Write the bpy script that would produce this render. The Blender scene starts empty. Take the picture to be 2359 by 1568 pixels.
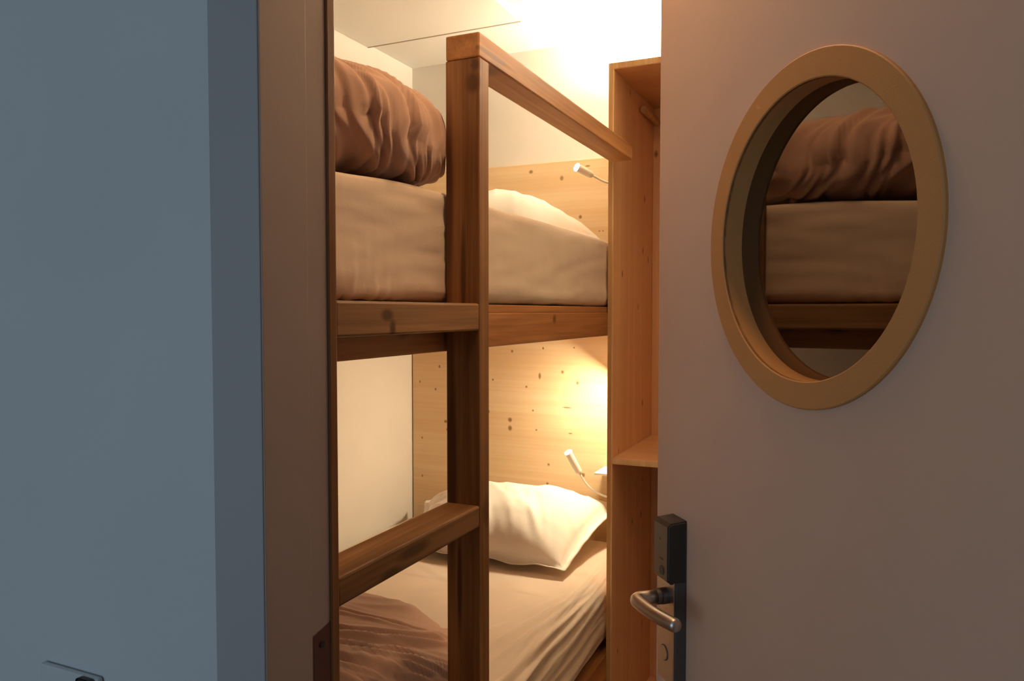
import bpy, bmesh, math, random
from mathutils import Vector, Matrix, noise
random.seed(7)
S = bpy.context.scene
COL = S.collection
PI = math.pi

# ------------------------------------------------------------------ camera
cam_d = bpy.data.cameras.new('camera')
cam = bpy.data.objects.new('camera', cam_d)
COL.objects.link(cam)
cam.location = (0, 0, 1.55)
cam_d.sensor_width = 36.0
cam_d.lens = 1750.0 / 2359.0 * 36.0
cam_d.clip_start = 0.02
cam.rotation_euler = (PI/2 - math.atan(66/1750.0), 0, math.radians(24.3))
S.camera = cam

# ------------------------------------------------------------------ world (dim blue hallway daylight) and exposure
W = bpy.data.worlds.new('hall_fill'); S.world = W
W.use_nodes = True
bg = W.node_tree.nodes['Background']
bg.inputs['Color'].default_value = (0.50, 0.77, 1.0, 1)
bg.inputs['Strength'].default_value = 0.012
S.view_settings.view_transform = 'Standard'
S.view_settings.look = 'None'
S.view_settings.exposure = 0.0
S.view_settings.gamma = 1.0

WARM = (1.0, 0.70, 0.38)
P_TOP, P_BUNK, P_READ, P_HALL, P_ROOM = 68.0, 6.4, 0.35, 29.0, 4.1

def lamp(name, loc, power, size, rot=(0, 0, 0), parent=None, color=WARM, size_y=None, spread=None):
    l = bpy.data.lights.new(name, 'AREA'); l.energy = power; l.color = color
    l.shape = 'RECTANGLE' if size_y else 'DISK'
    l.size = size
    if size_y: l.size_y = size_y
    if spread: l.spread = spread
    o = bpy.data.objects.new(name, l); COL.objects.link(o)
    o.parent = parent; o.location = loc; o.rotation_euler = rot
    return o

# ------------------------------------------------------------------ materials
class NT:
    def __init__(s, name, rough=0.6, spec=0.4):
        s.m = bpy.data.materials.new(name); s.m.use_nodes = True
        s.t = s.m.node_tree; s.b = s.t.nodes['Principled BSDF']
        s.b.inputs['Roughness'].default_value = rough
        s.b.inputs['Specular IOR Level'].default_value = spec
        s.tc = s.n('ShaderNodeTexCoord').outputs['Object']
    def n(s, t, **k):
        x = s.t.nodes.new(t)
        for a, v in k.items(): setattr(x, a, v)
        return x
    def l(s, a, b): s.t.links.new(a, b)
    def mapping(s, scale, loc=(0, 0, 0), rot=(0, 0, 0)):
        m = s.n('ShaderNodeMapping')
        m.inputs['Scale'].default_value = scale; m.inputs['Location'].default_value = loc
        m.inputs['Rotation'].default_value = rot
        s.l(s.tc, m.inputs['Vector']); return m.outputs[0]
    def noise(s, vec, scale, detail=3, rough=0.5, dist=0):
        x = s.n('ShaderNodeTexNoise'); x.inputs['Scale'].default_value = scale
        x.inputs['Detail'].default_value = detail; x.inputs['Roughness'].default_value = rough
        x.inputs['Distortion'].default_value = dist
        s.l(vec, x.inputs['Vector']); return x.outputs['Fac']
    def ramp(s, fac, stops):
        r = s.n('ShaderNodeValToRGB'); e = r.color_ramp.elements
        e[0].position, e[0].color = stops[0][0], (*stops[0][1], 1)
        e[1].position, e[1].color = stops[-1][0], (*stops[-1][1], 1)
        for p, c in stops[1:-1]:
            q = e.new(p); q.color = (*c, 1)
        s.l(fac, r.inputs[0]); return r.outputs[0]
    def math(s, op, a, b=None, clamp=False):
        x = s.n('ShaderNodeMath', operation=op, use_clamp=clamp)
        for i, v in enumerate((a, b)):
            if v is None: continue
            if isinstance(v, (int, float)): x.inputs[i].default_value = v
            else: s.l(v, x.inputs[i])
        return x.outputs[0]
    def mix(s, fac, a, b, mode='MIX'):
        x = s.n('ShaderNodeMix', data_type='RGBA', blend_type=mode)
        if isinstance(fac, (int, float)): x.inputs[0].default_value = fac
        else: s.l(fac, x.inputs[0])
        for i, v in ((6, a), (7, b)):
            if isinstance(v, tuple): x.inputs[i].default_value = (*v, 1)
            else: s.l(v, x.inputs[i])
        return x.outputs[2]
    def bump(s, h, strength, dist=0.002):
        b = s.n('ShaderNodeBump'); b.inputs['Strength'].default_value = strength
        b.inputs['Distance'].default_value = dist
        s.l(h, b.inputs['Height']); s.l(b.outputs[0], s.b.inputs['Normal'])

def paint(name, col, rough=0.7, var=0.03, bump=0.15, scale=180, spec=0.3):
    t = NT(name, rough, spec)
    f = t.noise(t.tc, 3.0, 2)
    c = t.ramp(f, [(0.3, tuple(x*(1-var) for x in col)), (0.7, tuple(min(1, x*(1+var)) for x in col))])
    t.l(c, t.b.inputs['Base Color'])
    t.bump(t.noise(t.tc, scale, 2), bump, 0.0006)
    return t.m

def wood(name, light, dark, axis='Z', grain=1.0, rough=0.5, knots=(), knotcol=None, stripe=0.5, speck=0.0, seed=0.0, spec=0.35):
    """axis = grain direction; knots = [(x,y,z,rx,ry,rz)] in object space"""
    t = NT(name, rough, spec)
    lo = {'X': (1.2, 22, 22), 'Y': (22, 1.2, 22), 'Z': (22, 22, 1.2)}[axis]
    vec = t.mapping(tuple(v*grain for v in lo), (seed, seed*1.7, seed*.6))
    f1 = t.noise(vec, 1.0, 3, 0.55, 0.6)
    fine = {'X': (3, 170, 170), 'Y': (170, 3, 170), 'Z': (170, 170, 3)}[axis]
    f2 = t.noise(t.mapping(tuple(v*grain for v in fine), (seed, 0, 0)), 1.0, 3, 0.6)
    f = t.math('ADD', t.math('MULTIPLY', f1, stripe), t.math('MULTIPLY', f2, 1-stripe))
    c = t.ramp(f, [(0.36, dark), (0.52, tuple((a+b)/2 for a, b in zip(light, dark))), (0.64, light)])
    kc = knotcol or tuple(x*0.6 for x in dark)
    if speck > 0:      # scattered pin knots
        v = t.n('ShaderNodeTexVoronoi'); v.inputs['Scale'].default_value = 1.0
        sc = {'X': (7, 12, 12), 'Y': (12, 7, 12), 'Z': (12, 12, 7)}[axis]
        t.l(t.mapping(sc, (seed+.3, .1, .7)), v.inputs['Vector'])
        k = t.math('SUBTRACT', 1.0, t.math('MULTIPLY', v.outputs['Distance'], 1/speck), clamp=True)
        k = t.math('MULTIPLY', k, 1.6, clamp=True)
        c = t.mix(k, c, kc)
    for kx, ky, kz, rx, ry, rz in knots:
        m = t.mapping((1/rx, 1/ry, 1/rz), (-kx/rx, -ky/ry, -kz/rz))
        L = t.n('ShaderNodeVectorMath', operation='LENGTH'); t.l(m, L.inputs[0])
        d = t.math('ADD', L.outputs['Value'], t.math('MULTIPLY', f1, 0.5))
        k = t.math('MULTIPLY', t.math('SUBTRACT', 1.45, d, clamp=True), 1.5, clamp=True)
        c = t.mix(k, c, kc)
    t.l(c, t.b.inputs['Base Color'])
    t.bump(f, 0.25, 0.001)
    return t.m

def fabric(name, col, rough=0.9, weave=900, var=0.05, bump=0.1):
    t = NT(name, rough, 0.15)
    f = t.noise(t.tc, 6.0, 3)
    c = t.ramp(f, [(0.3, tuple(x*(1-var) for x in col)), (0.7, tuple(min(1, x*(1+var)) for x in col))])
    t.l(c, t.b.inputs['Base Color'])
    t.bump(t.noise(t.tc, 22.0, 5, 0.6), bump, 0.01)
    t.b.inputs['Sheen Weight'].default_value = 0.15
    return t.m

def metal(name, col, rough=0.35, metallic=1.0):
    t = NT(name, rough, 0.5)
    t.b.inputs['Metallic'].default_value = metallic
    f = t.noise(t.mapping((20, 20, 400)), 1.0, 2)
    t.l(t.ramp(f, [(0.3, tuple(x*.93 for x in col)), (0.7, col)]), t.b.inputs['Base Color'])
    return t.m

def emit(name, col, s):
    m = bpy.data.materials.new(name); m.use_nodes = True
    b = m.node_tree.nodes['Principled BSDF']
    b.inputs['Base Color'].default_value = (.8, .8, .8, 1)
    b.inputs['Emission Color'].default_value = (*col, 1)
    b.inputs['Emission Strength'].default_value = s
    return m

M = {}
M['hall_paint'] = paint('hall_paint', (0.60, 0.60, 0.60))
M['casing_paint'] = paint('casing_paint', (0.40, 0.37, 0.37), 0.55)
M['jamb_paint'] = paint('jamb_paint', (0.50, 0.40, 0.35), 0.5)
M['room_paint'] = paint('room_paint', (0.80, 0.76, 0.70), 0.75)
M['ceil_paint'] = paint('ceiling_paint', (0.82, 0.80, 0.76), 0.8)
M['door_paint'] = paint('door_paint', (0.70, 0.47, 0.34), 0.55, 0.02, 0.2, 120)
M['mdf'] = paint('mdf', (0.58, 0.27, 0.09), 0.6, 0.05, 0.3, 400)
M['floor'] = wood('oak_floor', (.36, .22, .12), (.22, .12, .06), 'Y', 0.7)
M['sheet'] = fabric('white_sheet', (0.76, 0.61, 0.48))
M['pillow'] = fabric('white_pillowcase', (0.86, 0.80, 0.72))
M['duvet'] = fabric('mauve_duvet', (0.60, 0.385, 0.29), 0.95)
M['steel'] = metal('brushed_steel', (0.62, 0.56, 0.50), 0.38)
M['dark_steel'] = metal('dark_steel', (0.22, 0.20, 0.20), 0.5)
M['black'] = paint('black_plastic', (0.03, 0.025, 0.022), 0.4, spec=.5)
M['gap_shade'] = paint('gap_shadow', (.30, .24, .18), .8)
M['shaded_plate_side'] = paint('shaded_plate_side', (.085, .07, .065), .45, spec=.5)  # sides darkened in colour for the weak hall light on them
M['reader'] = paint('reader_plastic', (0.14, 0.095, 0.055), 0.35, spec=.5)
M['white_plastic'] = paint('white_plastic', (0.72, 0.70, 0.66), 0.35, bump=0.02)
M['lamp_body'] = paint('lamp_body', (0.58, 0.52, 0.44), 0.4, bump=0.02)
M['seal'] = wood('jamb_edge_wood', (.34, .15, .045), (.18, .07, .02), 'Z')
M['strike'] = metal('strike_plate', (0.22, 0.12, 0.10), 0.5)
M['led'] = emit('led', (1, 0.93, 0.85), 45)
M['glow_dim'] = emit('lamp_diffuser_dim', WARM, 4)
M['glow'] = emit('lamp_diffuser', WARM, 12)

def glass_mat():
    t = NT('tinted_mirror_glass', 0.02)
    nt = t.t
    nt.nodes.remove(t.b)
    g = t.n('ShaderNodeBsdfGlossy'); g.inputs['Roughness'].default_value = 0.02
    g.inputs['Color'].default_value = (0.95, 0.86, 0.80, 1)
    tr = t.n('ShaderNodeBsdfTransparent'); tr.inputs['Color'].default_value = (0.03, 0.025, 0.02, 1)
    mx = t.n('ShaderNodeMixShader'); mx.inputs[0].default_value = 0.27
    t.l(tr.outputs[0], mx.inputs[1]); t.l(g.outputs[0], mx.inputs[2])
    t.l(mx.outputs[0], nt.nodes['Material Output'].inputs[0])
    return t.m
M['glass'] = glass_mat()

# ------------------------------------------------------------------ builders
def link(name, bm, mat, parent=None, base=(0, 0, 0), smooth=False, rot=None):
    """bm in world coordinates; base = origin of the thing (vertices are moved to be relative to it)"""
    bmesh.ops.recalc_face_normals(bm, faces=bm.faces)
    if parent is None:
        bmesh.ops.translate(bm, verts=bm.verts, vec=-Vector(base))
    me = bpy.data.meshes.new(name); bm.to_mesh(me); bm.free()
    o = bpy.data.objects.new(name, me); COL.objects.link(o)
    me.materials.append(mat)
    if smooth:
        for p in me.polygons: p.use_smooth = True
    if parent is None: o.location = base
    else: o.parent = parent
    return o

def empty(name, loc, rz=0):
    o = bpy.data.objects.new(name, None); COL.objects.link(o)
    o.location = loc; o.rotation_euler = (0, 0, rz); o.empty_display_size = 0.05
    return o

def tag(o, label, cat, group=None):
    o['label'] = label; o['category'] = cat
    if group: o['group'] = group
    return o
def struct(o, label=None):
    o['kind'] = 'structure'
    if label: o['label'] = label
    return o

def box(bm, a, b, bev=0.0, seg=2):
    """axis aligned box between corners a, b"""
    a = Vector(a); b = Vector(b)
    r = bmesh.ops.create_cube(bm, size=1.0)
    vs = r['verts']
    for v in vs:
        v.co = Vector([(a[i]+b[i])/2 + v.co[i]*(b[i]-a[i]) for i in range(3)])
    if bev > 0:
        es = list({e for v in vs for e in v.link_edges})
        bmesh.ops.bevel(bm, geom=es, offset=bev, segments=seg, profile=0.5, affect='EDGES')
    return bm
def B(a, b, bev=0.0, off=(0, 0, 0)):
    bm = bmesh.new(); o = Vector(off)
    return box(bm, Vector(a)-o, Vector(b)-o, bev)

def tube(bm, pts, r, seg=20, cap=True):
    """swept tube; r number or list"""
    pts = [Vector(p) for p in pts]; n = len(pts)
    rs = r if isinstance(r, (list, tuple)) else [r]*n
    up = None; rings = []
    for i, p in enumerate(pts):
        d = (pts[min(i+1, n-1)] - pts[max(i-1, 0)]).normalized()
        if up is None:
            up = Vector((0, 0, 1)) if abs(d.z) < .9 else Vector((1, 0, 0))
        x = d.cross(up).normalized(); y = x.cross(d).normalized(); up = y
        rings.append([bm.verts.new(p + (x*math.cos(2*PI*k/seg) + y*math.sin(2*PI*k/seg))*rs[i]) for k in range(seg)])
    for i in range(n-1):
        for k in range(seg):
            bm.faces.new((rings[i][k], rings[i][(k+1) % seg], rings[i+1][(k+1) % seg], rings[i+1][k]))
    if cap:
        bm.faces.new(rings[0][::-1]); bm.faces.new(rings[-1])
    return bm

def bez(p0, p1, p2, p3, n=14):
    p0, p1, p2, p3 = map(Vector, (p0, p1, p2, p3)); out = []
    for i in range(n+1):
        t = i/n; s = 1-t
        out.append(p0*s**3 + p1*3*s*s*t + p2*3*s*t*t + p3*t**3)
    return out

def grid_box(a, b, r, step, disp):
    """rounded box between a and b made of small quads; disp(p, n) -> offset vector"""
    a = Vector(a); b = Vector(b); c = (a+b)/2; h = (b-a)/2
    bm = bmesh.new(); cache = {}
    N = [max(2, int(round(2*h[i]/step))) for i in range(3)]
    XM = -.7365
    def vert(i, j, k):
        key = (i, j, k)
        if key in cache: return cache[key]
        p = Vector([-h[q] + 2*h[q]*t/N[q] for q, t in zip(range(3), key)])
        q = Vector([max(-h[w]+r, min(h[w]-r, p[w])) for w in range(3)])
        n = (p-q)
        n = n.normalized() if n.length > 1e-9 else Vector((0, 0, 1))
        p2 = q + n*r + c
        p2 = p2 + disp(p2, n)
        if p2.x > -.80 and p2.y > 1.7: p2.x -= .007*min(1, (p2.y-1.7)/.5)
        if p2.y > 2.36: p2.x = min(p2.x, XM)
        cache[key] = bm.verts.new(p2); return cache[key]
    for ax in range(3):
        u, v = [q for q in range(3) if q != ax]
        for side in (0, N[ax]):
            for i in range(N[u]):
                for j in range(N[v]):
                    ks = []
                    for di, dj in ((0, 0), (1, 0), (1, 1), (0, 1)):
                        kk = [0, 0, 0]; kk[ax] = side; kk[u] = i+di; kk[v] = j+dj
                        ks.append(vert(*kk))
                    bm.faces.new(ks)
    return bm

def nz(x, y, z=0.0): return noise.noise(Vector((x, y, z)))
def ridge(x, y, z=0.0):
    return (1 - abs(nz(x, y, z))*2.2)

# ------------------------------------------------------------------ ROOM
K = 1/1.08          # the doorway is built at this size about eye level
def zk(z): return 1.55 + (z-1.55)*K
ZC = 2.625          # ceiling
YB = 2.921          # back wall
XL = -1.803         # left wall of the room
XR = 0.62           # right wall of the room
W0, W1 = 0.688*K, 0.819*K   # faces of the partition wall with the doorway
JX, HX = -0.626*K, 0.160*K  # doorway sides
HD = 2.19

o = struct(link('floor', B((-4, -3, -.05), (3, YB+.1, 0)), M['floor']))
o = struct(link('ceiling', B((XL-.1, W1-.13, ZC), (XR+.1, YB+.1, ZC+.1)), M['ceil_paint']))
o = struct(link('trim_1', B((XL, 1.30, ZC-.015), (-1.132, 2.58, ZC), .003), M['ceil_paint']), 'dropped ceiling panel above the bunk')
link('shade_strip', B((XL, 2.5801, ZC-.0145), (-1.132, 2.588, ZC)), M['gap_shade'], o)  # solid strip coloured as the shade along the panel's far edge
o = struct(link('wall_back', B((XL-.1, YB, 0), (XR+.1, YB+.1, ZC)), M['room_paint']))
o = struct(link('wall_left', B((XL-.1, W1, 0), (XL, YB, ZC)), M['room_paint']))
o = struct(link('wall_right', B((XR, W1, 0), (XR+.1, YB, ZC)), M['room_paint']))
bm = bmesh.new()
box(bm, (-4, W0, 0), (JX-.03, W1, ZC)); 
wf = struct(link('wall_front', bm, M['hall_paint']))
bm = bmesh.new(); box(bm, (HX+.03, W0, 0), (3, W1, ZC))
link('wall_section', bm, M['hall_paint'], wf)
bm = bmesh.new(); box(bm, (JX-.03, W0, HD+.03), (HX+.03, W1, ZC))
link('wall_header', bm, M['hall_paint'], wf)

# hallway: opposite wall, end wall, ceiling, and an unseen window added to hold the blue fill lamp
struct(link('wall_hall_end', B((2.3, -2.6, 0), (2.4, W0, ZC)), M['hall_paint']))
struct(link('ceiling_hall', B((-4, -2.7, ZC), (2.4, W1-.13, ZC+.1)), M['hall_paint']))
bm = bmesh.new()
box(bm, (-4, -2.7, 0), (-2.5, -2.6, ZC)); box(bm, (-.1, -2.7, 0), (2.4, -2.6, ZC))
box(bm, (-2.5, -2.7, 0), (-.1, -2.6, .5)); box(bm, (-2.5, -2.7, 2.45), (-.1, -2.6, ZC))
struct(link('wall_hall_opposite', bm, M['hall_paint']))
wn = empty('fill_window_1', (-1.3, -2.65, 1.475)); struct(wn)
for a_, b_ in (((-1.2, -.03, -.975), (-1.15, .03, .975)), ((1.15, -.03, -.975), (1.2, .03, .975)), ((-1.15, -.03, -.975), (1.15, .03, -.925)), ((-1.15, -.03, .925), (1.15, .03, .975)), ((-.025, -.03, -.925), (.025, .03, .925))):
    link('fill_window_frame', B(a_, b_, .004), M['casing_paint'], wn)
lamp('hall_fill', (0, -.06, 0), P_HALL, 2.25, (-PI/2+PI, 0, 0), wn, (.58, .80, 1.0), 1.85)

# door frame: left jamb (visible), right jamb, head, casing
tf = struct(link('trim_2', B((JX-.03, W0-.004, 0), (JX, 0.765*K, HD+.03), .001), M['jamb_paint']), 'painted door frame lining')
link('jamb_rebate', B((JX-.03, 0.765*K, 0), (JX-.0015, 0.8045*K, HD+.03), .0006), M['jamb_paint'], tf)
link('jamb_edge', B((JX-.03, 0.8045*K, 0), (JX+.0012, 0.8215*K, HD+.03), .002), M['seal'], tf)
link('jamb_head', B((JX, W0, HD), (HX, W1, HD+.03), .001), M['jamb_paint'], tf)
link('jamb_hinge_side', B((HX, W0, 0), (HX+.03, W1, HD+.03), .001), M['jamb_paint'], tf)
link('casing', B((-.703*K, W0-.006, 0), (JX-.001, W0, HD+.09), .0015), M['casing_paint'], tf)
link('casing', B((HX+.001, W0-.006, 0), (HX+.08, W0, HD+.09), .0015), M['casing_paint'], tf)
link('casing', B((JX, W0-.006, HD), (HX, W0, HD+.09), .0015), M['casing_paint'], tf)
# strike plate with slanted top
bm = bmesh.new()
sec = [(y*K, zk(z)) for y, z in [(0.770, .86), (0.770, 1.134), (0.804, 1.141), (0.804, .86)]]
fr = [bm.verts.new((JX-.0008, y, z)) for y, z in sec]; bk = [bm.verts.new((JX-.004, y, z)) for y, z in sec]
bm.faces.new(fr); bm.faces.new(bk[::-1])
for i in range(4): bm.faces.new((fr[i], bk[i], bk[(i+1) % 4], fr[(i+1) % 4]))
st = link('strike_plate', bm, M['strike'], tf)
bm = bmesh.new(); tube(bm, [(JX-.002, .7862*K, zk(1.1175)), (JX+.0004, .7862*K, zk(1.1175))], .0042)
link('screw', bm, M['black'], st, smooth=False)

# hall light switch, its top edge just in view
sw = empty('light_switch', (-.971*K, W0, zk(1.0)))
tag(sw, 'pale square switch plate with a dark knob low on the blue-grey hall wall', 'light switch')
bm = B((-.055, -.009, -.057), (.055, 0, .057), .004); link('plate', bm, M['hall_paint'], sw)
bm = B((.022, -.016, -.02), (.052, -.009, .056), .006); link('rocker', bm, M['black'], sw)['label'] = 'dark rocker'

# ------------------------------------------------------------------ DOOR (local x from hinge to free edge, local y towards the hall side, z up)
DD = Vector((-0.6362207, 0.77150711))
FP = Vector((-0.33391604, 1.412835)); DW = 0.785
hinge = (FP - DD*(DW-.0035))*K
ang = math.atan2(DD.y, DD.x)
CU, CZ = DW-0.4295, 1.6545
RI, RO = .1972, .2355
def D(bm):
    for v in bm.verts: v.co = Vector((v.co.x*K, v.co.y*K, zk(v.co.z)))
    return bm
def ring(bm, ri, ro, y0, y1, cu, cz, seg=96, bev=0.0):
    prof = [(ri, y0), (ri, y1-bev), (ri+bev, y1), (ro-bev, y1), (ro, y1-bev), (ro, y0)] if bev else [(ri, y0), (ri, y1), (ro, y1), (ro, y0)]
    rows = []
    for k in range(seg):
        a = 2*PI*k/seg
        rows.append([bm.verts.new((cu+r*math.cos(a), y, cz+r*math.sin(a))) for r, y in prof])
    n = len(prof)
    for k in range(seg):
        A, C = rows[k], rows[(k+1) % seg]
        for i in range(n):
            bm.faces.new((A[i], A[(i+1) % n], C[(i+1) % n], C[i]))
def leaf():
    bm = bmesh.new(); seg = 96; R = RI+.004
    u0, u1, z0, z1 = 0.0, DW, 1.55-1.542/K, 1.55+(HD-.004-1.55)/K
    def onrect(a):
        c, s = math.cos(a), math.sin(a)
        t = 1e9
        if c > 1e-9: t = min(t, (u1-CU)/c)
        if c < -1e-9: t = min(t, (u0-CU)/c)
        if s > 1e-9: t = min(t, (z1-CZ)/s)
        if s < -1e-9: t = min(t, (z0-CZ)/s)
        return (CU+c*t, CZ+s*t)
    ca = [math.atan2(z-CZ, u-CU) % (2*PI) for u in (u0, u1) for z in (z0, z1)]
    angs = sorted(set([2*PI*k/seg for k in range(seg)] + ca))
    rows = []
    for a in angs:
        ci = (CU+R*math.cos(a), CZ+R*math.sin(a)); ou = onrect(a)
        rows.append([bm.verts.new((ci[0], 0, ci[1])), bm.verts.new((ou[0], 0, ou[1])),
                     bm.verts.new((ou[0], -.042, ou[1])), bm.verts.new((ci[0], -.042, ci[1]))])
    for k in range(len(rows)):
        A, C = rows[k], rows[(k+1) % len(rows)]
        for i in range(4): bm.faces.new((A[i], A[(i+1) % 4], C[(i+1) % 4], C[i]))
    return bm
door = struct(link('door_1', D(leaf()), M['door_paint']), 'ajar painted door with round porthole window')
door.location = (hinge.x, hinge.y, 0); door.rotation_euler = (0, 0, ang)
bm = bmesh.new(); ring(bm, RI, RO-.0012, -.0005, .0055, CU, CZ, bev=.0015)
ring(bm, RI, RI+.0039, -.0535, .004, CU, CZ)
pf = link('porthole_frame', D(bm), M['mdf'], door, smooth=False)
pf['label'] = 'round orange-brown wooden porthole frame'
bm = bmesh.new(); ring(bm, RI, RO, -.050, -.0422, CU, CZ); link('porthole_back_ring', D(bm), M['mdf'], door)
bm = bmesh.new()
bmesh.ops.create_circle(bm, cap_ends=True, segments=96, radius=RI)
bmesh.ops.transform(bm, matrix=Matrix.Translation((CU, -.029, CZ)) @ Matrix.Rotation(PI/2, 4, 'X'), verts=bm.verts)
ex = bmesh.ops.extrude_face_region(bm, geom=bm.faces[:]); bmesh.ops.translate(bm, verts=[v for v in ex['geom'] if isinstance(v, bmesh.types.BMVert)], vec=(0, -.004, 0))
link('window_glass', D(bm), M['glass'], pf)['label'] = 'dark reflective round glass'
# handle plate
u = lambda s: DW - s
bm = B((u(.117), 0, .888), (u(.0545), .0232, 1.168), .003)
hp = link('handle_plate', D(bm), M['shaded_plate_side'], door); hp['label'] = 'long handle plate with sides coloured dark as shade and brushed steel face'
link('face_plate', D(B((u(.1165), .0232, .8885), (u(.055), .0247, 1.1675), .0007)), M['steel'], hp)
bm = bmesh.new()
tube(bm, [(u(.0815), .024, .939), (u(.0815), .0262, .939)], .0125, 28)
link('lock_cylinder', D(bm), M['steel'], hp)
bm = bmesh.new(); ring(bm, .0128, .0142, .0245, .0254, u(.0815), .939, 32); link('cylinder_rim', D(bm), M['dark_steel'], hp)
bm = bmesh.new()
secs = [(0.0, 1.184), (0.030, 1.181), (0.0365, 1.176), (0.0365, 1.080), (0.030, 1.073), (0.0, 1.073)]
va = [bm.verts.new((u(.1172), y, z)) for y, z in secs]; vb = [bm.verts.new((u(.060), y, z)) for y, z in secs]
bm.faces.new(va); bm.faces.new(vb[::-1])
for i in range(6): bm.faces.new((va[i], vb[i], vb[(i+1) % 6], va[(i+1) % 6]))
es = [e for e in bm.edges if abs(e.verts[0].co.x-e.verts[1].co.x) < 1e-6]
bmesh.ops.bevel(bm, geom=es, offset=.003, segments=3, affect='EDGES')
cr = link('card_reader', D(bm), M['black'], door); cr['label'] = 'black card reader above the handle'
link('reader_face', D(B((u(.114), .0355, 1.079), (u(.063), .0372, 1.174), .0008)), M['reader'], cr)
link('card_slot', D(B((u(.099), .037, 1.113), (u(.086), .0377, 1.1155))), M['black'], cr)
bm = bmesh.new(); tube(bm, [(u(.094), .0368, 1.094), (u(.094), .0382, 1.094)], .0085, 24); link('reader_button', D(bm), M['black'], cr)
bm = bmesh.new(); tube(bm, [(u(.086), .0368, 1.148), (u(.086), .0376, 1.148)], .0022, 12); link('indicator', D(bm), M['black'], cr)
# lever: neck + grip
ZL = 1.044
bm = bmesh.new()
tube(bm, [(u(.086), .024, ZL), (u(.086), .036, ZL)], .0145, 28)
tube(bm, [(u(.086), .036, ZL), (u(.086), .0385, ZL)], .0125, 28)
tube(bm, [(u(.086), .0385, ZL), (u(.086), .045, ZL)], .014, 28)
lv = link('lever_neck', D(bm), M['dark_steel'], door, smooth=False)
bm = bmesh.new()
path = [(u(.086), .045, ZL), (u(.086), .062, ZL)] + bez((u(.086), .068, ZL), (u(.086), .080, ZL), (u(.089), .086, ZL), (u(.104), .086, ZL), 10) \
    + bez((u(.115), .086, ZL), (u(.15), .085, ZL), (u(.18), .079, ZL), (u(.208), .070, ZL), 8)[0:] + [(u(.214), .068, ZL)]
rr = [.0118]*(len(path)-1) + [.009]
tube(bm, path, rr, 28)
link('lever_handle', D(bm), M['steel'], door, smooth=True)
for hz in (.25, 1.1, 1.95):
    bm = bmesh.new(); tube(bm, [(-.006, -.046, hz-.045), (-.006, -.046, hz+.045)], .007, 14)
    link('hinge', bm, M['dark_steel'], door, smooth=True)

# ------------------------------------------------------------------ BUNK BED
BX = -.735           # side face of bed beam
PX = -.655           # outer face of ladder post
BB = (-.728, 1.30, 0)
bb = empty('bunk_bed', BB)
tag(bb, 'stained pine bunk bed frame with square-rung ladder and top guard rail', 'bunk bed')
def rel(p, base=BB): return tuple(p[i]-base[i] for i in range(3))
def kn(lst, base=BB): return [(*rel(k[:3], base), *k[3:]) for k in lst]
PL, PD = (.40, .195, .07), (.15, .055, .015)
M['post'] = wood('stained_pine_post', (0.468, 0.231, 0.083), (0.156, 0.060, 0.018), 'Z', .9, .5, stripe=.72, seed=3.1, knotcol=(.12, .046, .014),
                 knots=kn([(-.664, 1.300, 2.018, .009, .010, .012), (-.668, 1.300, 1.985, .016, .016, .020), (-.722, 1.300, 1.78, .014, .02, .21), (-.716, 1.300, 1.24, .013, .02, .26), (-.690, 1.300, 1.62, .007, .02, .10), (-.70, 1.3, 1.02, .006, .02, .12), (-.66, 1.33, 1.16, .02, .02, .03)]))
M['rung'] = wood('stained_pine_rung', (0.442, 0.224, 0.090), (0.169, 0.077, 0.027), 'Y', .9, .5, stripe=.72, seed=5.3,
                 knots=kn([(-.654, .985, 1.545, .02, .018, .010), (-.654, 1.0, 1.525, .02, .01, .014), (-.654, 1.06, 1.158, .02, .05, .010), (-.654, .99, 1.14, .02, .03, .010)]))
M['beam'] = wood('stained_pine_beam', (0.572, 0.266, 0.098), (0.286, 0.112, 0.036), 'Y', .8, .5, stripe=.7, seed=8.3,
                 knots=kn([(-.728, 1.905, 1.530, .02, .015, .014), (-.728, 1.155, 1.52, .02, .03, .02), (-.728, 1.16, 1.15, .02, .03, .02)]))
M['grail'] = wood('stained_pine_rail', (0.650, 0.329, 0.128), (0.351, 0.147, 0.048), 'Y', .8, .5, stripe=.72, seed=11.2,
                  knots=kn([(-.69, 1.38, 2.037, .05, .05, .008), (-.655, 1.36, 2.05, .01, .10, .006)]))
M['cap'] = wood('stained_pine_end', (0.390, 0.161, 0.053), (0.260, 0.098, 0.030), 'X', .8, .55)
def bpart(name, a, b, mat, bev=.003):
    return link(name, B(a, b, bev, BB), M[mat], bb)
bpart('ladder_post', (-.728, 1.30, 0), (PX, 1.342, 2.032), 'post', .0025)
bpart('ladder_post', (-.728, .823, 0), (PX, .858, 2.032), 'post', .0025)
bpart('guard_rail', (-.727, 1.299, 2.0325), (PX, 2.383, 2.079), 'grail', .003)
bpart('ladder_rung', (-.728, .8585, 1.514), (PX, 1.2995, 1.566), 'rung', .004)
bpart('ladder_rung', (-.728, .8585, 1.134), (PX, 1.2995, 1.1765), 'rung', .004)
bpart('ladder_rung', (-.728, .8585, .735), (PX, 1.2995, .778), 'rung', .004)
bpart('ladder_rung', (-.728, .8585, .340), (PX, 1.2995, .383), 'rung', .004)
bpart('side_rail', (BX-.04, .825, 1.472), (BX, YB-.03, 1.5475), 'beam', .003)
bpart('slat_base', (XL+.003, .825, 1.5475), (BX-.003, YB-.03, 1.566), 'beam', .002)
bpart('side_rail', (BX-.04, .825, .235), (BX, YB-.03, .415), 'beam', .003)
bpart('slat_base', (XL+.003, .825, .398), (BX-.041, YB-.03, .418), 'beam', .002)
bpart('wall_rail', (XL+.003, .825, 1.472), (XL+.04, YB-.03, 1.547), 'beam', .003)

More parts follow.
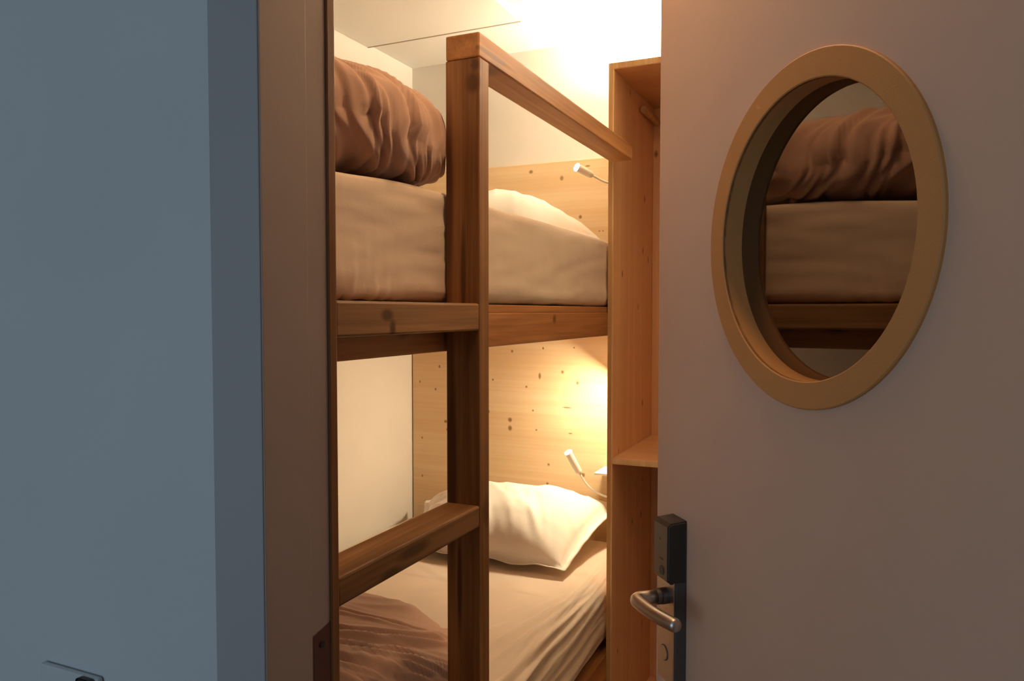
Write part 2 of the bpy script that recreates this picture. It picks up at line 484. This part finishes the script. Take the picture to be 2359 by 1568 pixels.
# ------------------------------------------------------------------ HEADBOARDS (spruce panels on the back wall)
def knots_wall(pix):
    return pix
def hb(name, x0, x1, z0, z1, label, kn_, seed):
    base = ((x0+x1)/2, YB, z0)
    m = wood(name+'_spruce', (.80, .61, .38), (.72, .50, .28), 'X', .55, .45, stripe=.6, seed=seed,
             knots=[(k[0]-base[0], -.018, k[1]-base[2], k[2], .03, k[3]) for k in kn_], knotcol=(.30, .17, .07))
    o = link(name, B((x0, YB-.018, z0), (x1, YB-.0005, z1), .0012), m, base=base)
    return tag(o, label, 'headboard')
HBK1 = [(-1.31,1.385,.006,.006),(-1.185,1.285,.006,.014),(-1.085,1.305,.006,.007),(-1.02,1.262,.006,.008),(-1.40,1.262,.005,.005),
        (-1.245,1.238,.006,.005),(-1.42,1.125,.005,.008),(-1.32,1.095,.010,.010),(-1.32,1.06,.010,.012),(-1.215,1.140,.005,.005),
        (-1.065,1.16,.022,.0035),(-1.145,.92,.006,.006),(-1.15,.84,.006,.006),(-1.76,1.24,.004,.006),(-1.66,1.31,.005,.007),
        (-1.68,1.21,.005,.006),(-1.75,.99,.004,.006),(-1.63,1.07,.008,.007),(-1.62,1.035,.008,.006),(-1.035,1.405,.004,.004),
        (-.995,.89,.010,.010),(-1.17,1.40,.005,.006),(-1.75,.82,.004,.006),(-1.20,1.06,.005,.004),(-1.05,1.055,.009,.003)]
HBK2 = [(-1.225,2.125,.010,.008),(-1.09,2.09,.008,.010),(-1.01,1.93,.007,.008),(-.93,1.87,.004,.003),(-.915,1.87,.003,.003),(-.98,2.13,.012,.004),(-1.34,2.05,.008,.004)]
hb('headboard', XL+.006, -.742, .60, 1.470, 'tall knotty spruce panel behind the white pillow of the lower bunk', HBK1, 1.0)
hb('headboard', XL+.006, -.742, 1.57, 2.157, 'spruce panel with a straight top edge behind the upper bunk pillow', HBK2, 6.0)

# ------------------------------------------------------------------ WARDROBE
YC = 2.384
WB = (-.7345, YC, 0)
wd = empty('wardrobe', WB)
tag(wd, 'tall open birch plywood wardrobe standing beside the head of the bunks', 'wardrobe')
M['ply'] = wood('birch_ply', (.88, .53, .29), (.76, .42, .20), 'Z', .45, .42, stripe=.6, speck=.13, seed=2.0, knotcol=(.28, .11, .035))
M['plyx'] = wood('birch_ply_shelf', (.88, .53, .29), (.76, .42, .20), 'X', .45, .42, stripe=.6, seed=4.0)
M['plyedge'] = wood('birch_ply_edge', (.72, .46, .22), (.52, .28, .11), 'Z', 1.2, .5, stripe=.7, seed=9.0)
M['plyedge_l'] = wood('birch_ply_edge_light', (.86, .62, .36), (.72, .46, .22), 'Z', 1.2, .5, stripe=.7, seed=7.0)
def wpart(name, a, b, mat, bev=.0008, parent=None):
    return link(name, B(a, b, bev, WB), M[mat], parent or wd)
WX1 = -.12
sp = wpart('side_panel', (-.7345, YC+.001, 0), (-.7165, YB-.001, 2.347), 'ply')
wpart('edge_band', (-.7345, YC-.0005, 0), (-.7215, YC+.0012, 2.347), 'plyedge', .0004, sp)
wpart('edge_band', (-.7213, YC-.0007, 0), (-.7167, YC+.0012, 2.328), 'plyedge_l', .0004, sp)
wpart('side_panel', (WX1-.0225, YC, 0), (WX1, YB-.001, 2.347), 'ply')
wpart('top_panel', (-.716, YC+.001, 2.327), (WX1-.023, YB-.001, 2.347), 'plyx')
wpart('top_edge_band', (-.7345, YC-.0006, 2.3285), (WX1, YC+.001, 2.3475), 'plyedge', .0004)
wpart('shelf', (-.716, YC+.002, 1.052), (WX1-.023, YB-.02, 1.073), 'plyx', .001)
wpart('shelf_edge', (-.716, YC-.0005, 1.054), (WX1-.023, YC+.0018, 1.071), 'plyedge_l', .0004)
wpart('shelf', (-.716, YC+.002, .10), (WX1-.023, YB-.02, .121), 'plyx', .001)
wpart('back_panel', (-.716, YB-.0185, .0), (WX1-.023, YB-.001, 2.3265), 'ply')
bm = bmesh.new(); tube(bm, [Vector((-.699, 2.690, 2.271))-Vector(WB), Vector((-.699, YB-.019, 2.271))-Vector(WB)], .0125, 24)
link('coat_rod', bm, M['plyedge'], wd, smooth=False)

# ------------------------------------------------------------------ MATTRESSES
def up_disp(p, n):
    y, z, x = p.y, p.z, p.x
    d = 0.003*nz(y*4, z*9, x*4)
    if n.x > .5:
        t = max(0, 1-abs(y-.98)/.25)
        lowz = max(0, min(1, (1.70-z)/.12))
        d += .010*t*lowz*ridge((y-.1*z)*38, z*3, 1.3)       # fan wrinkles near the foot
        d += .0035*ridge(y*2.2, z*34+y*2.5, 4.1)*max(0, min(1, (1.40-y)/.25+.15))
        d += .0026*ridge(y*3.0-z*2, z*26 - y*4.0, 7.7) + .0012*ridge(y*2, z*70+y*6, 2.7)
        d += .004*math.exp(-((z-(1.60+.012*math.sin(y*9)))/.008)**2)*(.5+nz(y*5, 2))
    v = n*d
    if z > 1.70:
        q = max(0, min(1, (1.25-y)/.38)); v.z -= .020*q*q*(3-2*q)*(z-1.70)/.08
    if n.z < -.3:  v.z += max(0, .005*nz(y*7, 3.3))
    return v
LC = [(-.79, .30, .010, .0035), (-.775, .20, .009, .010), (-.76, .125, .008, .009), (-.745, .06, .010, .012), (-.73, .01, .009, .010), (-.70, -.03, .008, .008), (-.655, -.03, .012, .010), (-.60, -.01, .010, .007), (-.805, .42, .008, .0015)]
def lo_disp(p, n):
    d = .003*nz(p.x*4, p.y*4, p.z*4)
    edge = max(0.0, min(1.0, (p.x+1.02)/.20))           # towards the open side
    arc = p.x + (0.652-p.z)                              # distance over the edge
    k = max(0, 1-abs(p.y-1.75)/1.0)
    if n.x > .02 or n.z > .2:
        w = arc*26 + .55*nz(p.y*1.6, 2.0) + (p.y-1.6)*.9
        side = max(0, min(1, (arc+.86)/.10))
        d += .017*side*k*(ridge(w*.55, p.y*.8, 3.0)-.4)
        d += .007*side*(ridge(w*1.5, p.y*1.1, 9.0)-.4)
    if (n.x > .02 or n.z > .2) and p.x > -1.3:
        al = p.x + (0.652-p.z)
        for a0, kk, w_, dep in LC:
            q = al - (a0 - kk*(2.40-p.y)) + .006*nz(p.y*3, a0*9)
            if abs(q) < .06:
                f = max(0, min(1, (2.42-p.y)/.25))*max(.25, min(1, (p.y-.8)/.5))
                d += dep*f*(math.exp(-((q-w_*1.5)/(w_*1.2))**2) - .9*math.exp(-(q/w_)**2))
    if p.y > 2.2 and n.z > .2:
        d += .003*ridge(p.x*6+p.y*9, p.y*2, 5.0)
    return n*d
mb = (-1.26, 1.88, 1.5665)
o = link('mattress', grid_box((XL+.012, .868, 1.5672), (BX-.001, YB-.05, 1.787), .024, .0125, up_disp), M['sheet'], base=mb, smooth=True)
tag(o, 'upper bunk mattress in a smooth fitted sheet, above the rung at eye level', 'mattress')
mb = (-1.26, 1.88, .4185)
o = link('mattress', grid_box((XL+.012, .868, .4185), (BX-.007, YB-.05, .652), .06, .0085, lo_disp), M['sheet'], base=mb, smooth=True)
tag(o, 'lower bunk mattress in a pale sheet with long folds along its open side', 'mattress')

# ------------------------------------------------------------------ PILLOWS
def pillow(c00, c10, c11, c01, puff, seed, n=72, flange=.06, low=.25):
    """c00..c01 corners (u along front edge, v towards the wall)"""
    bm = bmesh.new(); c = [Vector(q) for q in (c00, c10, c11, c01)]
    def P(u_, v_): return c[0]*(1-u_)*(1-v_)+c[1]*u_*(1-v_)+c[2]*u_*v_+c[3]*(1-u_)*v_
    nrm = ((c[1]-c[0]).cross(c[3]-c[0])).normalized()
    if nrm.z < 0: nrm = -nrm
    side = {}
    for s in (1, -1):
        for i in range(n+1):
            for j in range(n+1):
                if s == -1 and (i in (0, n) or j in (0, n)): side[(s, i, j)] = side[(1, i, j)]; continue
                U, V = i/n, j/n
                a, b = 2*U-1, 2*V-1
                # edges pulled in between the corners
                uu = .5 + a/2*(1-.05*(1-b*b)); vv = .5 + b/2*(1-.05*(1-a*a))
                p = P(uu, vv)
                fa = max(0, 1-(abs(a)/(1-flange))**2.2); fb = max(0, 1-(abs(b)/(1-flange))**2.2)
                h = (fa*fb)**.55
                e = max(abs(a), abs(b))
                wr = .012*h*nz(a*2+seed, b*2, seed) + .006*min(1, h*3+.2)*(ridge(a*3.2+b*1.5+seed, b*1.2-a*.6, seed*2)-.5) 
                wr += .0045*(ridge(a*6+b*2+seed, b*1.3, 2.2)-.4)*min(1, h*4)
                wr -= .006*math.exp(-((e-.945)/.012)**2)
                fl = .006*math.sin(a*9+seed)*max(0, (e-.9)/.1) + .007*nz(a*5, b*5, seed+4)*max(0, (e-.85)/.15)
                if s == 1: q = p + nrm*(puff*h + wr + fl + .0022)
                else: q = p - nrm*(puff*low*h + .0022 - fl)
                side[(s, i, j)] = bm.verts.new(q)
    for s in (1, -1):
        for i in range(n):
            for j in range(n):
                f = [side[(s, i, j)], side[(s, i+1, j)], side[(s, i+1, j+1)], side[(s, i, j+1)]]
                bm.faces.new(f if s == 1 else f[::-1])
    return bm
lowp = pillow((-1.47, 2.335, .684), (-.870, 2.355, .684), (-.815, 2.85, .805), (-1.71, 2.85, .73), .155, 1.7, low=.15)
o = link('pillow', lowp, M['pillow'], base=(-1.2, 2.6, .655), smooth=True)
tag(o, 'plump white pillow with hemmed edges lying on the lower bunk', 'pillow')
upp = pillow((-1.56, 2.20, 1.815), (-.93, 2.34, 1.81), (-.86, 2.83, 1.815), (-1.60, 2.84, 1.87), .17, 4.2, low=.12)
o = link('pillow', upp, M['pillow'], base=(-1.2, 2.6, 1.782), smooth=True)
tag(o, 'white pillow on the upper bunk, domed above the mattress edge', 'pillow')

# ------------------------------------------------------------------ FOLDED DUVETS
def duvet(cx, cy, z0, hx, hy, hz, seed, nu=300, nv=240, ex=.62, tilt=1.4, skew=0.0, amp=.012, ez=.85, ey=.55):
    rnd = random.Random(int(seed*100))
    cre = []
    for q in range(60):
        cre.append((rnd.uniform(-hy*1.05, hy), rnd.uniform(.05, .13)*tilt/1.4, rnd.uniform(-1.6, 1.9), rnd.uniform(.35, 1.1), rnd.uniform(.005, .015), rnd.uniform(.2, .8)*amp*1.0, rnd.uniform(-.03, .03)))
    bm = bmesh.new(); rows = []
    sp_ = lambda v, e: math.copysign(abs(v)**e, v)
    for j in range(nv+1):
        v = -PI/2 + PI*j/nv
        row = []
        for i in range(nu):
            t = 2*PI*i/nu
            cv, sv = sp_(math.cos(v), ey), sp_(math.sin(v), .8)
            x = hx*sp_(math.cos(t), ex)*cv; z = hz*sp_(math.sin(t), ez)*cv; y = hy*sv
            nn = Vector((x/hx/hx, y/hy/hy, z/hz/hz)).normalized()
            s_ = y*11 + t*tilt + .45*nz(x*3+seed, y*2, z*3)
            fade = math.cos(v)**.5 if math.cos(v) > 0 else 0
            d = amp*.8*(ridge(s_*.9+seed, t*.8, seed)-.5)*fade + amp*.35*(ridge(s_*2.2, t*.9, seed+5)-.5)*fade + .02*nz(x*4, y*4+seed, z*4)
            tt = t if t <= PI else t-2*PI
            if t > PI*.85 and t < PI*1.4: fade = 0
            wob = .012*nz(tt*1.5, y*4, seed)
            for y0, sl, tc, tw, w, dep, cv_ in cre:
                dl = abs(y + wob - (y0 - sl*tt + cv_*tt*tt))
                if dl < w*3:
                    g = math.exp(-((tt-tc)/tw)**2)
                    d += dep*fade*g*(.9*math.exp(-((dl-w*1.3)/w)**2) - 1.15*math.exp(-(dl/(w*.55))**2))
            p = Vector((x, y, z)) + nn*d
            p.z += skew*(-y)*max(0, (p.z+hz)/(2*hz))
            p.z = max(p.z, -hz*.97 + .004*nz(x*9, y*9, seed))
            row.append(bm.verts.new((cx+p.x, cy+p.y, z0+hz*.97+p.z+.004)))
        rows.append(row)
    for j in range(nv):
        for i in range(nu):
            try: bm.faces.new((rows[j][i], rows[j][(i+1) % nu], rows[j+1][(i+1) % nu], rows[j+1][i]))
            except ValueError: pass
    bmesh.ops.remove_doubles(bm, verts=bm.verts, dist=1e-5)
    return bm
o = link('duvet', duvet(-1.24, 1.13, 1.786, .525, .318, .090, 2.3, ex=.32, ez=.45, ey=.35, skew=.06, amp=.0105), M['duvet'], base=(-1.235, 1.125, 1.781), smooth=True)
tag(o, 'puffy mauve-brown duvet folded at the foot of the upper bunk', 'duvet')
o = link('duvet', duvet(-1.235, 1.215, .660, .51, .375, .11, 6.1, tilt=1.9, skew=.02, ex=.5, ez=.7, amp=.011), M['duvet'], base=(-1.24, 1.19, .655), smooth=True)
tag(o, 'mauve-brown duvet heaped at the foot of the lower bunk below the rungs', 'duvet')

# ------------------------------------------------------------------ READING LAMPS AND BEDSIDE SHELF
def reading_lamp(mount, ctrl, tail, tip, label):
    m = Vector(mount); t = empty('reading_lamp', m)
    tag(t, label, 'reading lamp', 'gooseneck reading lamps at the bunk heads')
    r = lambda p: Vector(p)-m
    bm = bmesh.new(); tube(bm, [r(m), r(m)+Vector((-.008, 0, 0))], .022, 24); link('wall_mount', bm, M['lamp_body'], t)
    bm = bmesh.new(); tail_v = Vector(tail); tip_v = Vector(tip); d = (tip_v-tail_v).normalized()
    tube(bm, bez(r(m)+Vector((-.008, 0, 0)), r(ctrl), r(tail_v-d*.07), r(tail_v), 18), .0042, 12)
    link('gooseneck', bm, M['lamp_body'], t, smooth=True)
    bm = bmesh.new()
    tube(bm, [r(tail_v), r(tail_v+d*.006), r(tail_v+d*.012), r(tip_v-d*.006), r(tip_v)], [.007, .0115, .0135, .0145, .0150], 24)
    h = link('lamp_head', bm, M['lamp_body'], t, smooth=False)
    bm = bmesh.new(); tube(bm, [r(tip_v-d*.001), r(tip_v+d*.006), r(tip_v+d*.0085)], [.0148, .0150, .011], 24)
    link('led_lens', bm, M['led'], h)
    q = (-d).to_track_quat('Z', 'Y').to_euler()
    lamp('led_light', r(tip_v+d*.012), P_READ, .02, q, t, (1, .85, .68))
    return t
reading_lamp((-.7345, 2.76, 2.055), (-.84, 2.76, 2.015), (-.905, 2.74, 2.060), (-.950, 2.695, 2.086), 'short upper gooseneck reading lamp with glowing tip above the upper pillow')
reading_lamp((-.7345, 2.78, .83), (-.90, 2.78, .835), (-.958, 2.76, .925), (-.996, 2.735, 1.008), 'lower white gooseneck reading lamp pointing up beside the lower pillow')
o = link('bedside_shelf', B((-.905, 2.768, .925), (-.7347, YB-.019, .9335), .0015), M['white_plastic'], base=(-.82, 2.85, .925))
tag(o, 'small white shelf at the head of the lower bunk by the wardrobe', 'shelf')

# ------------------------------------------------------------------ LIGHT FIXTURES
t = empty('bunk_light', (-.7372, 2.76, 1.33))
tag(t, 'warm wall light glowing on the spruce panel behind the wardrobe edge', 'wall light')
link('housing', B((-.020, -.05, -.10), (.002, .05, .10), .004), M['white_plastic'], t)
link('diffuser', B((-.034, -.045, -.095), (-.0205, .045, .095), .005), M['glow_dim'], t)
lamp('bunk_glow', (-.078, -.01, 0), P_BUNK, .07, (0, PI/2-.85, .5), t, (1.0, .86, .58), .12)
t = empty('wardrobe_light', (-.45, 2.84, 2.348))
tag(t, 'bright uplight on top of the wardrobe washing the ceiling', 'uplight')
link('housing', B((-.25, -.05, 0), (.25, .05, .03), .004), M['white_plastic'], t)
link('diffuser', B((-.245, -.045, .0302), (.245, .045, .040), .003), M['glow'], t)
lamp('uplight', (0, 0, .045), P_TOP, .48, (PI, 0, 0), t, (1.0, 0.87, 0.63), .08)
t = empty('ceiling_fill', (-.34, 1.22, ZC))  # unseen fill light, added to warm the door, jamb and ladder
tag(t, 'round warm fill light added at the ceiling just inside the doorway, above the ajar door', 'fill light')
bm = bmesh.new(); tube(bm, [(0, 0, 0), (0, 0, -.03)], .13, 48); link('housing', bm, M['white_plastic'], t)
bm = bmesh.new(); tube(bm, [(0, 0, -.0302), (0, 0, -.038)], [.12, .11], 48); link('diffuser', bm, M['glow'], t)
lamp('room_fill', (0, 0, -.042), P_ROOM, .22, (0, 0, 0), t, (1.0, .60, .30))
